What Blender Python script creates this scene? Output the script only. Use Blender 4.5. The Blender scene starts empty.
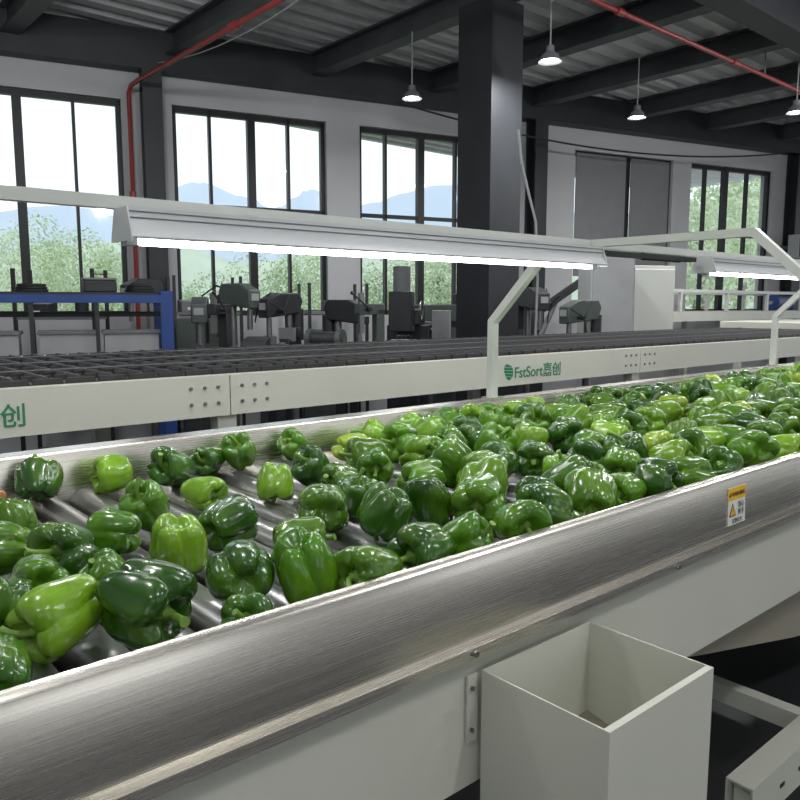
import bpy, bmesh, math, random
from math import sin, cos, radians, pi, exp, sqrt
from mathutils import Vector, Matrix, Euler
H = 1.55
SC = bpy.context.scene
C = SC.collection
FL = 760.0
TH = radians(49.2); PT = radians(7.1)
fw = Vector((cos(TH)*cos(PT), sin(TH)*cos(PT), -sin(PT)))
rt = Vector((sin(TH), -cos(TH), 0))
up = rt.cross(fw)
def ray(px, py): return fw + rt*((px-400)/FL) - up*((py-400)/FL)
def at_z(px, py, z): d = ray(px, py); return d*(z/d.z)
def at_y(px, py, y): d = ray(px, py); return d*(y/d.y)
def at_f(px, f, z=0.0):
    d = ray(px, 305); k = f/sqrt(d.x*d.x+d.y*d.y)*sqrt(1+((px-400)/FL)**2)
    return Vector((d.x*k, d.y*k, z))
def proj(p):
    z = p.dot(fw); return 400+FL*p.dot(rt)/z, 400-FL*p.dot(up)/z

# ------------------------------------------------------------------ materials
def mat(name, col, rough=.5, metal=0., var=.12, scale=6., bump=0., bscale=60., coat=0., emit=0., stretch=None, objcol=False, spec=.5, bdist=.01, rvar=0.):
    m = bpy.data.materials.new(name); m.use_nodes = True
    nt = m.node_tree; N = nt.nodes; L = nt.links
    b = N['Principled BSDF']
    tc = N.new('ShaderNodeTexCoord'); mp = N.new('ShaderNodeMapping')
    L.new(tc.outputs['Object'], mp.inputs[0])
    if stretch: mp.inputs['Scale'].default_value = stretch
    nz = N.new('ShaderNodeTexNoise'); nz.inputs['Scale'].default_value = scale; nz.inputs['Detail'].default_value = 4
    L.new(mp.outputs[0], nz.inputs['Vector'])
    mr = N.new('ShaderNodeMapRange')
    mr.inputs[1].default_value = .25; mr.inputs[2].default_value = .75
    mr.inputs[3].default_value = 1-var; mr.inputs[4].default_value = 1+var
    L.new(nz.outputs['Fac'], mr.inputs[0])
    vm = N.new('ShaderNodeVectorMath'); vm.operation = 'SCALE'
    if objcol:
        oi = N.new('ShaderNodeObjectInfo')
        n3 = N.new('ShaderNodeTexNoise'); n3.inputs['Scale'].default_value = 13; n3.noise_dimensions = '4D'
        L.new(tc.outputs['Object'], n3.inputs['Vector'])
        ml = N.new('ShaderNodeMath'); ml.operation = 'MULTIPLY'; ml.inputs[1].default_value = 40
        L.new(oi.outputs['Random'], ml.inputs[0]); L.new(ml.outputs[0], n3.inputs['W'])
        m2 = N.new('ShaderNodeMapRange'); m2.inputs[1].default_value = .48; m2.inputs[2].default_value = .78; m2.inputs[3].default_value = 0; m2.inputs[4].default_value = .4
        L.new(n3.outputs['Fac'], m2.inputs[0])
        mx = N.new('ShaderNodeMixRGB'); mx.inputs[2].default_value = (.19, .36, .015, 1)
        L.new(m2.outputs[0], mx.inputs[0]); L.new(oi.outputs['Color'], mx.inputs[1]); L.new(mx.outputs[0], vm.inputs[0])
    else:
        vm.inputs[0].default_value = col
    L.new(mr.outputs[0], vm.inputs['Scale'])
    L.new(vm.outputs[0], b.inputs['Base Color'])
    b.inputs['Roughness'].default_value = rough; b.inputs['Metallic'].default_value = metal
    b.inputs['Coat Weight'].default_value = coat; b.inputs['Coat Roughness'].default_value = .10
    b.inputs['Specular IOR Level'].default_value = spec
    if rvar:
        m3 = N.new('ShaderNodeMapRange'); m3.inputs[1].default_value = .3; m3.inputs[2].default_value = .7
        m3.inputs[3].default_value = rough-rvar; m3.inputs[4].default_value = rough+rvar
        L.new(nz.outputs['Fac'], m3.inputs[0]); L.new(m3.outputs[0], b.inputs['Roughness'])
    if emit:
        b.inputs['Emission Color'].default_value = (*col, 1); b.inputs['Emission Strength'].default_value = emit
    if bump:
        n2 = N.new('ShaderNodeTexNoise'); n2.inputs['Scale'].default_value = bscale
        L.new(mp.outputs[0], n2.inputs['Vector'])
        bp = N.new('ShaderNodeBump'); bp.inputs['Strength'].default_value = bump; bp.inputs['Distance'].default_value = bdist
        L.new(n2.outputs['Fac'], bp.inputs['Height']); L.new(bp.outputs[0], b.inputs['Normal'])
    return m
m_paint = mat('painted_sheet', (.60, .61, .53), .42, 0, .04, 3)
m_paint2 = mat('painted_shade', (.30, .28, .22), .5, 0, .06, 3)  # darker copy of the sheet paint, shade put into its colour
m_white = mat('white_enamel', (.60, .62, .58), .35, 0, .03, 3)
m_refl = mat('reflector_enamel', (.55, .57, .58), .35, 0, .03, 3)
m_green_txt = mat('green_print', (.03, .22, .10), .5, 0, .03)
m_steel = mat('brushed_stainless', (.74, .70, .63), .27, 1, .04, 3, .03, 4, stretch=(.5, 170, 170), bdist=.0012, rvar=.035)
m_bolt = mat('zinc_bolt', (.25, .25, .25), .35, .8, .1)
m_roller = mat('roller_steel', (.36, .36, .35), .32, .85, .2, 12, .05, 30)
m_dark = mat('dark_steel', (.035, .037, .04), .5, .3, .2, 5)
m_black = mat('black_rubber', (.014, .015, .017), .5, 0, .2, 8)
m_slat = mat('black_carrier', (.040, .038, .037), .5, .1, .3, 9)
m_div = mat('carrier_divider', (.10, .10, .10), .45, .1, .3, 9)
m_frame = mat('window_frame_black', (.012, .013, .015), .45, .2, .1)
m_wall = mat('grey_plaster', (.48, .49, .50), .85, 0, .06, 1.2, .1, 30)
m_floor = mat('floor_concrete', (.06, .06, .063), .45, 0, .3, 1.5, .05, 20)
m_ceil = mat('corrugated_deck', (.58, .59, .60), .5, .0, .15, 2)
m_beam = mat('roof_beam_paint', (.022, .025, .030), .5, .1, .2, 3)
m_beam2 = mat('roof_beam_light', (.060, .065, .072), .5, .1, .2, 3)
m_red = mat('red_pipe', (.25, .03, .027), .4, 0, .1)
m_blue = mat('blue_paint', (.02, .06, .24), .45, 0, .15)
m_grey = mat('grey_paint', (.16, .17, .18), .5, 0, .1)
m_lgrey = mat('light_grey_plastic', (.34, .35, .36), .5, 0, .08)
m_mgreen = mat('machine_green_grey', (.075, .095, .085), .5, .1, .15)
m_tube = mat('lit_tube', (1., 1., 1.), .4, 0, 0, emit=18)
m_lampglow = mat('lit_lamp', (1., .98, .93), .4, 0, 0, emit=25)
m_yel = mat('label_yellow', (.85, .50, .02), .5, 0, .02)
m_lab = mat('label_white', (.75, .75, .70), .5, 0, .02)
m_ink = mat('label_ink', (.01, .01, .01), .6, 0, .02)
m_pep = mat('pepper_skin', (0, .2, 0), .22, 0, .22, 30, .45, 30, coat=.3, objcol=True, bdist=.006)
m_stem = mat('pepper_stem', (.17, .31, .05), .5, 0, .2, 40, .1, 120)
m_hill = mat('far_hill', (.56, .65, .76), 1, 0, .05, .02)  # bluish distance haze is mixed into the base colour
m_hill2 = mat('green_hill', (.54, .63, .50), 1, 0, .10, .25, 1, 1)  # green paled, with the haze put into the colour
m_leaf = mat('tree_leaves', (.54, .65, .43), .8, 0, .15, 2)  # leaf green lightened to carry the outdoor haze
m_bark = mat('tree_bark', (.30, .28, .24), .9, 0, .2)
m_grass = mat('outdoor_ground', (.40, .44, .33), 1, 0, .2, .3)
m_blind = mat('grey_blind', (.22, .225, .24), .8, 0, .05)
def glass():
    m = bpy.data.materials.new('window_glass'); m.use_nodes = True; nt = m.node_tree; nt.nodes.clear()
    o = nt.nodes.new('ShaderNodeOutputMaterial'); mx = nt.nodes.new('ShaderNodeMixShader')
    t = nt.nodes.new('ShaderNodeBsdfTransparent'); g = nt.nodes.new('ShaderNodeBsdfGlossy')
    t.inputs[0].default_value = (.95, .98, .99, 1); g.inputs['Roughness'].default_value = .05
    mx.inputs[0].default_value = .03
    nt.links.new(t.outputs[0], mx.inputs[1]); nt.links.new(g.outputs[0], mx.inputs[2]); nt.links.new(mx.outputs[0], o.inputs[0])
    return m
m_glass = glass()

# ------------------------------------------------------------------ mesh builder
class MB:
    def __init__(s, M=None): s.v = []; s.f = []; s.M = M
    def add(s, vs, fs):
        o = len(s.v)
        for p in vs:
            p = Vector(p); s.v.append(s.M @ p if s.M else p)
        s.f += [tuple(i+o for i in f) for f in fs]
        return s
    def box(s, x0, x1, y0, y1, z0, z1):
        return s.add([(x, y, z) for x in (x0, x1) for y in (y0, y1) for z in (z0, z1)],
              [(0, 1, 3, 2), (4, 6, 7, 5), (0, 4, 5, 1), (2, 3, 7, 6), (0, 2, 6, 4), (1, 5, 7, 3)])
    def prism(s, poly, a0, a1, ax='x'):
        n = len(poly)
        def P(a, q): return (a, q[0], q[1]) if ax == 'x' else ((q[0], a, q[1]) if ax == 'y' else (q[0], q[1], a))
        vs = [P(a0, q) for q in poly] + [P(a1, q) for q in poly]
        fs = [(i, (i+1) % n, n+(i+1) % n, n+i) for i in range(n)]
        fs += [tuple(range(n-1, -1, -1)), tuple(range(n, 2*n))]
        return s.add(vs, fs)
    def tube(s, pts, r, n=10, ref=None, rot=0.):
        pts = [Vector(p) for p in pts]; m = len(pts); rings = []
        prev = None
        for i, p in enumerate(pts):
            t = (pts[min(i+1, m-1)]-pts[max(i-1, 0)])
            if 0 < i < m-1:
                t = (pts[i+1]-p).normalized()+(p-pts[i-1]).normalized()
            t.normalize()
            a = ref if ref else (prev if prev else (Vector((0, 0, 1)) if abs(t.z) < .9 else Vector((1, 0, 0))))
            a = Vector(a); u = (a - t*a.dot(t))
            if u.length < 1e-4: u = t.orthogonal()
            u.normalize(); w = t.cross(u); prev = u
            rr = r[i] if isinstance(r, (list, tuple)) else r
            rings.append([p+u*cos(rot+2*pi*k/n)*rr+w*sin(rot+2*pi*k/n)*rr for k in range(n)])
        vs = [q for g in rings for q in g]; fs = []
        for i in range(m-1):
            for k in range(n):
                fs.append((i*n+k, i*n+(k+1) % n, (i+1)*n+(k+1) % n, (i+1)*n+k))
        fs += [tuple(range(n-1, -1, -1)), tuple(range((m-1)*n, m*n))]
        return s.add(vs, fs)
    def cyl(s, p0, p1, r, n=14, r1=None): return s.tube([p0, p1], [r, r1 if r1 is not None else r], n)
    def sq(s, pts, w, ref=(1, 0, 0)): return s.tube(pts, w*sqrt(2), 4, ref=ref, rot=pi/4)
    def lathe(s, prof, c=(0, 0, 0), n=24):
        m = len(prof)
        vs = [(c[0]+r*cos(2*pi*k/n), c[1]+r*sin(2*pi*k/n), c[2]+z) for r, z in prof for k in range(n)]
        fs = [(i*n+k, i*n+(k+1) % n, (i+1)*n+(k+1) % n, (i+1)*n+k) for i in range(m-1) for k in range(n)]
        return s.add(vs, fs)
    def build(s, name, m, parent=None, bevel=0, merge=False):
        me = bpy.data.meshes.new(name)
        off = parent.location if parent else Vector((0, 0, 0))
        pp = parent
        while pp and pp.parent: pp = pp.parent; off = off + pp.location
        me.from_pydata([tuple(Vector(p)-off) for p in s.v], [], s.f)
        bm = bmesh.new(); bm.from_mesh(me)
        if merge: bmesh.ops.remove_doubles(bm, verts=bm.verts, dist=1e-5)
        bmesh.ops.recalc_face_normals(bm, faces=bm.faces); bm.to_mesh(me); bm.free()
        me.materials.append(m)
        me.shade_smooth(); me.set_sharp_from_angle(angle=radians(38))
        o = bpy.data.objects.new(name, me); C.objects.link(o)
        if parent: o.parent = parent
        if bevel:
            b = o.modifiers.new('bevel', 'BEVEL'); b.width = bevel; b.segments = 2; b.limit_method = 'ANGLE'
        return o
def tag(o, label=None, cat=None, group=None, kind=None):
    if label: o['label'] = label
    if cat: o['category'] = cat
    if group: o['group'] = group
    if kind: o['kind'] = kind
    return o
def thing(name, label, cat, loc=(0, 0, 0), group=None):
    o = bpy.data.objects.new(name, None); C.objects.link(o); o.location = loc; o.empty_display_size = .1
    return tag(o, label, cat, group)
def text(body, size, m, name, parent, loc, rot, ext=.0006, align='LEFT', off=0.):
    cu = bpy.data.curves.new(name, 'FONT'); cu.body = body; cu.size = size; cu.extrude = ext; cu.align_x = align; cu.offset = off
    t = bpy.data.objects.new('tmp_text', cu); C.objects.link(t)
    dg = bpy.context.evaluated_depsgraph_get()
    me = bpy.data.meshes.new_from_object(t.evaluated_get(dg))
    bpy.data.objects.remove(t)
    me.materials.clear(); me.materials.append(m)
    o = bpy.data.objects.new(name, me); C.objects.link(o); o.parent = parent
    o.location = Vector(loc)-(parent.location if parent else Vector()); o.rotation_euler = rot
    return o
def dup(root, loc, rotz=0, label=None, group=None):
    r = root.copy(); C.objects.link(r); r.location = loc; r.rotation_euler = (0, 0, rotz)
    if label: r['label'] = label
    if group: r['group'] = group
    for ch in list(root.children):
        c = ch.copy(); C.objects.link(c); c.parent = r
        for g in list(ch.children):
            d = g.copy(); C.objects.link(d); d.parent = c
    return r

# ------------------------------------------------------------------ setting
FZ = -H
tag(MB().box(-4, 18, -4.6, 10.5, FZ-.1, FZ).build('floor', m_floor), 'dark grey concrete factory floor', 'floor', kind='structure')
CZ = 2.87
mb = MB(); y = -4.6
prof = []
while y < 11:
    prof += [(y, CZ), (y+.13, CZ), (y+.165, CZ+.075), (y+.265, CZ+.075)]; y += .30
n = len(prof)
vs = [(-4, a, b) for a, b in prof]+[(18, a, b) for a, b in prof]
mb.add(vs, [(i, i+1, n+i+1, n+i) for i in range(n-1)])
tag(mb.build('ceiling', m_ceil), 'corrugated grey metal roof deck', 'ceiling', kind='structure')
wa = radians(-14.8)
W = Vector((cos(wa), sin(wa), 0)); NN = Vector((-sin(wa), cos(wa), 0)); WD = 8.865
WM = Matrix(((W.x, NN.x, 0, 0), (W.y, NN.y, 0, 0), (0, 0, 1, 0), (0, 0, 0, 1)))
def ws(px, py=200, inset=0.):
    d = ray(px, py); p = d*((WD-inset)/d.dot(NN)); return p.dot(W)
def wpt(s, inset, z): return Vector((W.x*s+NN.x*(WD-inset), W.y*s+NN.y*(WD-inset), z))
wins = [(-75, 125, [22], [-25, 78]), (175, 327, [254], [213, 291]), (360, 492, [423], [388, 458]), (574, 672, [629], []), (690, 772, [728], [708, 750])]
ZT, ZB, ZR = 2.18, -.12, 1.12
mb = MB(WM)
edges = []
for a, b, _, _ in wins: edges.append((ws(a), ws(b)))
s0, s1 = -6.0, 17.0
mb.box(s0, s1, WD, WD+.24, FZ, ZB); mb.box(s0, s1, WD, WD+.24, ZT, CZ+.2)
cur = s0
for a, b in edges:
    mb.box(cur, a, WD, WD+.24, ZB, ZT); cur = b
mb.box(cur, s1, WD, WD+.24, ZB, ZT)
tag(mb.build('wall_back', m_wall), 'pale grey plastered factory wall with tall windows', 'wall', kind='structure')
mb = MB(); xo = [(-2.8, -.8), (1.0, 2.8), (5.2, 7.0), (9, 11)]  # openings on the unseen side, spaced to let in front fill light
mb.box(-4, 18, -4.8, -4.6, FZ, -.3).box(-4, 18, -4.8, -4.6, 2.2, CZ+.1)
cur = -4
for a, b in xo: mb.box(cur, a, -4.8, -4.6, -.3, 2.2); cur = b
mb.box(cur, 18, -4.8, -4.6, -.3, 2.2)
tag(mb.build('wall_front', m_wall), 'grey factory wall behind the viewer', 'wall', kind='structure')
tag(MB().box(-4.2, -4, -4.8, 10.5, FZ, CZ+.1).build('wall_left', m_wall), 'grey factory wall at the far left', 'wall', kind='structure')
for i, (a, b, th, tn) in enumerate(wins):
    sa, sb = edges[i]
    mb = MB(WM); d0, d1 = WD+.06, WD+.13
    mb.box(sa, sb, d0, d1, ZT-.06, ZT); mb.box(sa, sb, d0, d1, ZB, ZB+.06)
    mb.box(sa, sa+.05, d0, d1, ZB, ZT); mb.box(sb-.05, sb, d0, d1, ZB, ZT)
    if i != 3:
        mb.box(sa, sb, d0, d1, ZR-.022, ZR+.022)
    for p in th: q = ws(p); mb.box(q-.045, q+.045, d0-.01, d1, ZB, ZT)
    for p in tn: q = ws(p); mb.box(q-.016, q+.016, d0, d1, ZB, ZT)
    w = tag(mb.build('window_%d' % (i+1), m_frame), 'tall black framed factory window', 'window', kind='structure')
    MB(WM).box(sa+.02, sb-.02, WD+.09, WD+.096, ZB+.02, ZT-.02).build('window_pane', m_glass, w)
    if i == 3:
        q = ws(629)
        MB(WM).box(sa+.05, q-.05, WD+.03, WD+.045, .42, ZT-.03).build('window_blind', m_blind, w)
        MB(WM).box(q+.05, sb-.05, WD+.03, WD+.045, .42, ZT-.03).build('window_blind', m_blind, w)
tag(MB(WM).box(s0, s1, WD-.22, WD-.02, 2.46, 2.86).build('trim_1', m_beam), 'dark girder along the top of the back wall', 'beam', kind='structure')
def struct(mb, name, label, m, cat='beam'):
    return tag(mb.build(name, m), label, cat, kind='structure')
for X in (.6, 2.2, 3.7, 5.25, 6.75, 8.25, 9.8, 11.3, 12.9, 14.5):
    yw = (WD-X*NN.x)/NN.y-.25
    mb = MB().box(X-.09, X+.09, -4.5, yw, 2.62, 2.64).box(X-.09, X+.09, -4.5, yw, 2.84, 2.86).box(X-.012, X+.012, -4.5, yw, 2.64, 2.85)
    struct(mb, 'roof_beam', 'dark steel roof beam crossing the hall', m_beam2)
mb = MB().box(-3.9, 17, 3.07, 3.33, 2.42, 2.45).box(-3.9, 17, 3.185, 3.215, 2.44, 2.86)
struct(mb, 'roof_girder', 'long dark steel girder running under the roof beams', m_beam)
def hcol(px, inset, w, label):
    s = ws(px, 200, inset)
    mb = MB(WM); d = WD-inset
    mb.box(s-w, s+w, d-.11, d-.09, FZ, 2.46); mb.box(s-w, s+w, d+.09, d+.11, FZ, 2.46); mb.box(s-.012, s+.012, d-.09, d+.09, FZ, 2.46)
    struct(mb, 'steel_column', label, m_beam, 'column')
hcol(155, .13, .10, 'dark steel column between the left windows')
hcol(536, .13, .10, 'dark steel column left of the blinded window')
hcol(795, .13, .10, 'dark steel column right of the last window')
cx, cy = 5.2, 4.8
struct(MB().box(cx-.2, cx+.2, cy-.2, cy+.2, FZ, 2.6), 'concrete_column', 'big dark square column in the middle of the hall', m_beam, 'column')
# ------------------------------------------------------------------ outside
tag(MB().box(-60, 260, 10.6, 320, FZ-.5, FZ-.35).build('ground', m_grass), 'ground outside the factory', 'ground', kind='structure')
def ridge(name, m, dist, pts, label):
    mb = MB(); vs = []; n = len(pts)
    r = random.Random(3)
    for k in range((n-1)*10+1):
        i = min(k//10, n-2); t = (k-i*10)/10; t = t*t*(3-2*t)
        px = pts[i][0]*(1-(k-i*10)/10)+pts[i+1][0]*((k-i*10)/10); py = pts[i][1]*(1-t)+pts[i+1][1]*t + r.uniform(-1.5, 1.5)
        d = ray(px, py); s = dist/sqrt(d.x**2+d.y**2); top = d*s
        b = at_f(px, dist*.8, FZ-1); back = at_f(px, dist*1.3, FZ-1)
        midp = (top+b)/2+Vector((0, 0, top.z*.12))
        vs += [b, midp, top, back]
    m_ = len(vs)//4
    mb.add(vs, [(4*i+j, 4*i+4+j, 4*i+5+j, 4*i+1+j) for i in range(m_-1) for j in range(3)])
    return tag(mb.build(name, m), label, 'hill', kind='structure')
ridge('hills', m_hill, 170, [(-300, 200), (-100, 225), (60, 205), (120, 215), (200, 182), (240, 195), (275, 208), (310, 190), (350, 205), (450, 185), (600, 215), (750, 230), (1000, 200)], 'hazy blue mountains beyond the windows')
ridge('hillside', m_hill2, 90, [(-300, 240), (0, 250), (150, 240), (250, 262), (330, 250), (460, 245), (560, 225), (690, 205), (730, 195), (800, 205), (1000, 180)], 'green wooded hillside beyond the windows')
def crown(seed):
    r = random.Random(seed); mb = MB()
    cl = [(Vector((r.gauss(0, .7), r.gauss(0, .7), r.uniform(1.2, 3.0))), r.uniform(.5, .9)) for _ in range(12)]
    for _ in range(6500):
        c, R_ = r.choice(cl); dn = Vector((r.gauss(0, 1), r.gauss(0, 1), r.gauss(0, 1))).normalized(); d = dn*R_*r.uniform(.75, 1.03)
        p = c+d; u = (dn.orthogonal().normalized()+Vector((r.gauss(0, .4), r.gauss(0, .4), r.gauss(0, .4)))).normalized(); w = u.cross(dn).normalized(); h = r.uniform(.035, .065)
        mb.add([p-u*h, p-w*h*.6, p+u*h, p+w*h*.6], [(0, 1, 2, 3)])
    return mb
tr = thing('tree', 'leafy green tree outside, seen through the leftmost window', 'tree', (0, 0, 0), 'trees outside the windows')
crown(5).build('crown', m_leaf, tr)
MB().tube([(0, 0, -.5), (.05, .02, 1.2), (0, .05, 2.4)], [.14, .11, .05], 8).build('trunk', m_bark, tr)
tpos = [(2, 18, .85, 'leafy green tree outside, at the left edge of the leftmost window'), (100, 24, .95, 'leafy green tree outside, behind the right pane of the leftmost window'), (50, 36, .9, 'leafy green tree farther out behind the leftmost window'), (200, 18, .8, 'leafy green tree outside, behind the left half of the second window'), (292, 25, .85, 'leafy green tree outside, behind the right half of the second window'),
        (372, 18, .85, 'leafy green tree outside, at the left of the third window'), (440, 30, .85, 'leafy green tree outside, beside the big dark column'), (700, 26, 1.3, 'leafy green tree outside, in the left pane of the last window'), (738, 50, 1.3, 'leafy green tree outside, in the middle of the last window'), (772, 36, 1.2, 'leafy green tree outside, at the right of the last window')]
for i, (px, f, k_, lb) in enumerate(tpos):
    p = at_f(px, f, FZ-.4)
    if i == 0: tr.location = p; tr['label'] = lb; t = tr
    else: t = dup(tr, p, i*1.3, lb)
    s = f/20*k_; t.scale = (s, s, s)

# ------------------------------------------------------------------ roller conveyor
RT = -.400
cv = thing('roller_conveyor', 'long stainless roller conveyor carrying green bell peppers', 'conveyor', (0, .7, FZ))
X0, X1 = -.9, 5.2
pr = [(.726, -.46), (.726, -.348), (.724, -.344), (.706, -.344), (.702, -.347), (.700, -.356), (.697, -.362), (.693, -.458), (.679, -.463), (.677, -.477), (.684, -.480), (.686, -.470), (.700, -.467), (.720, -.46)]
MB().prism(pr, X0, X1).build('side_rail', m_steel, cv)
pr2 = [(1.700, -.46), (1.700, -.322), (1.704, -.314), (1.764, -.314), (1.768, -.322), (1.768, -.50), (1.758, -.50), (1.753, -.33), (1.712, -.33), (1.710, -.46)]
MB().prism(pr2, X0, X1).build('side_rail', m_steel, cv)
MB().prism([(.700, -.474), (.700, -.680), (.745, -.680), (.745, -.676), (.704, -.676), (.704, -.474)], X0, X1).build('side_panel', m_paint, cv)
MB().prism([(1.758, -.49), (1.758, -.68), (1.72, -.68), (1.72, -.676), (1.753, -.676), (1.753, -.49)], X0, X1).build('side_panel', m_paint, cv)
MB().box(X0, X1, .730, 1.698, -.50, -.49).build('bed_plate', m_black, cv)
rl = None; kx = X0+.05
while kx < X1-.03:
    if rl is None:
        rl = MB().cyl((kx, .728, RT-.031), (kx, 1.699, RT-.031), .031, 24).build('roller', m_roller, cv)
        x00 = kx
    else:
        c = rl.copy(); C.objects.link(c); c.location = (kx-x00, 0, 0)
    kx += .082
mb = MB(); mb.add([(1.05, .76, -.50), (3.0, .76, -.50), (3.0, .76, -1.05), (2.0, .76, -.856), (1.52, .76, -.753), (1.25, .76, -.69),
                   (1.05, .775, -.50), (3.0, .775, -.50), (3.0, .775, -1.05), (2.0, .775, -.856), (1.52, .775, -.753), (1.25, .775, -.69)],
       [(0, 1, 2, 3, 4, 5), (11, 10, 9, 8, 7, 6), (0, 6, 7, 1), (1, 7, 8, 2), (2, 8, 9, 3), (3, 9, 10, 4), (4, 10, 11, 5), (5, 11, 6, 0)])
mb.build('chute_panel', m_paint2, cv)
for x in (-.5, 1.18, 3.2, 4.9):
    for y in (.78, 1.68):
        l = MB().box(x-.03, x+.03, y-.03, y+.03, FZ+.03, -.68 if x != 1.18 else -.50).build('leg', m_paint, cv)
        MB().lathe([(0, FZ), (.045, FZ), (.045, FZ+.012), (.015, FZ+.02), (.012, FZ+.04)], (x, y, 0), 16).build('levelling_foot', m_black, l)
for x in (-.5, 3.2): MB().box(x, x+.06, .8, 1.68, -.9, -.84).build('cross_brace', m_paint, cv)
for x in (.20, .72, 1.25, 1.95, 2.7):
    MB().cyl((x, .679, -.470), (x, .673, -.470), .0045, 8).build('screw', m_bolt, cv)
lp = at_y(736, 505, .695); lx, lz = lp.x, lp.z
ta = -math.atan2(.004, .096)
LM = Matrix.Translation((lx, .693+(lz+.458)*.0417-.0006, lz)) @ Matrix.Rotation(ta, 4, 'X')
lab = MB(LM).box(-.037, .037, -.0012, 0, -.038, .038).build('warning_sticker', m_lab, cv)
tag(lab, 'white and yellow warning sticker')
MB(LM).box(-.037, .037, -.0018, -.0012, .013, .038).build('sticker_header', m_yel, lab)
def ltext(body, size, dx, dz, m=m_ink, al='CENTER', off=0.):
    o = text(body, size, m, 'sticker_text', cv, (0, 0, 0), (pi/2+ta, 0, 0), .0002, al, off)
    o.location = (LM @ Vector((dx, -.0022, dz)))-cv.location
    o.parent = lab
    return o
MB(LM).prism([(-.0345, .0205), (-.0255, .0205), (-.030, .0295)], -.0022, -.0018, 'y').build('sticker_triangle', m_ink, lab)
ltext('WARNING', .0125, .0055, .0205, off=.0001)
MB(LM).prism([(-.032, -.020), (-.004, -.020), (-.018, .006)], -.0020, -.0012, 'y').build('sticker_triangle', m_ink, lab)
MB(LM).prism([(-.0285, -.018), (-.0075, -.018), (-.018, .002)], -.0023, -.0020, 'y').build('sticker_triangle', m_yel, lab)
ltext('!', .017, -.018, -.0165)
ltext('当心', .014, .017, -.004); ltext('夹手', .014, .017, -.019); ltext('注意安全', .011, 0, -.034)

lf = thing('lower_outfeed_frame', 'white slotted steel frame on the floor below the conveyor', 'frame', (1.6, .7, FZ))
LZ = -1.03
MB().prism([(.65, LZ), (.71, LZ), (.71, LZ-.10), (.705, LZ-.10), (.705, LZ-.005), (.655, LZ-.005), (.655, LZ-.10), (.65, LZ-.10)], 1.56, 3.6).build('side_channel', m_paint, lf)
MB().box(1.95, 1.99, .71, 2.22, LZ-.05, LZ).build('cross_bar', m_paint, lf)
MB().box(1.5, 3.6, 2.22, 2.3, LZ-.12, LZ).build('side_channel', m_paint, lf)
for x in (1.60, 3.5):
    for y in (.68, 2.26): MB().box(x-.02, x+.02, y-.02, y+.02, FZ, LZ-.005).build('leg', m_paint, lf)
for x in (1.70, 1.80, 1.92, 2.02, 2.14): MB().box(x, x+.022, .6485, .6505, LZ-.058, LZ-.049).build('slot', m_black, lf)
MB().box(2.04, 3.4, .8, 2.2, LZ-.10, LZ-.04).build('belt', m_black, lf)

bn = thing('sheet_metal_bin', 'open square cream sheet metal bin hung on the conveyor side', 'bin', (.87, .585, -.80))
bx0, bx1, by0, by1, bt, bb = .745, 0.998, .480, .688, -.506, -.80
t = .0025
MB().box(bx0, bx1, by0, by0+t, bb, bt).box(bx0, bx1, by1-t, by1, bb, bt).box(bx0, bx0+t, by0+t, by1-t, bb, bt).box(bx1-t, bx1, by0+t, by1-t, bb, bt).build('body', m_paint, bn)
MB().add([(bx0+t, by0+t, -.72), (bx1-t, by0+t, -.70), (bx1-t, by1-t, -.655), (bx0+t, by1-t, -.68), (bx0+t, by0+t, -.724), (bx1-t, by0+t, -.704), (bx1-t, by1-t, -.659), (bx0+t, by1-t, -.684)],
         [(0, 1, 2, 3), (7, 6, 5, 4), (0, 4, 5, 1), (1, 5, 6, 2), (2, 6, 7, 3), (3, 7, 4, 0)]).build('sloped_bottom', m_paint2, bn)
MB().box(bx0+t, bx1-t, by0+t, by0+.010, bt-.003, bt).build('rim_flange', m_paint, bn)
br = MB().box(.724, .744, .694, .6985, -.61, -.512).build('mounting_bracket', m_paint, bn)
for z in (-.53, -.592): MB().cyl((.731, .694, z), (.731, .690, z), .0035, 6).build('bolt', m_bolt, br)

# ------------------------------------------------------------------ light gantry
LG = thing('lamp_support_frame', 'pale grey square tube frame holding the tube lights over the peppers', 'lamp frame', (1.92, 1.74, -.314))
K = .93
def post(x):
    x *= K
    p = MB().sq([(x, 1.74, -.312), (x, 1.74, -.055), (x, 1.60*K, .215*K)], .0135).build('post', m_white, LG)
    MB().box(x-.030, x+.030, 1.715, 1.762, -.3138, -.308).build('foot_plate', m_steel, p)
for x in (-.7, 2.06, 4.40): post(x)
MB().box(-.85, 4.7, 1.585*K, 1.610*K, .197*K, .223*K).build('top_rail', m_white, LG)
xa = 2.25*K
MB().sq([(xa, 1.60*K, .211*K), (xa, 1.03*K, .211*K), (xa, .80*K, 0.0), (xa, .715, -.09), (xa, .715, -.343)], .012).build('cross_arm', m_white, LG)
MB().box(2.14*K, 2.80*K, 1.50*K, 1.53*K, .165*K, .182*K).cyl((2.45*K, 1.515*K, .1735*K), (2.7*K, 1.515*K, .1735*K), .013, 10).build('cable_box', m_black, LG)
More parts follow.
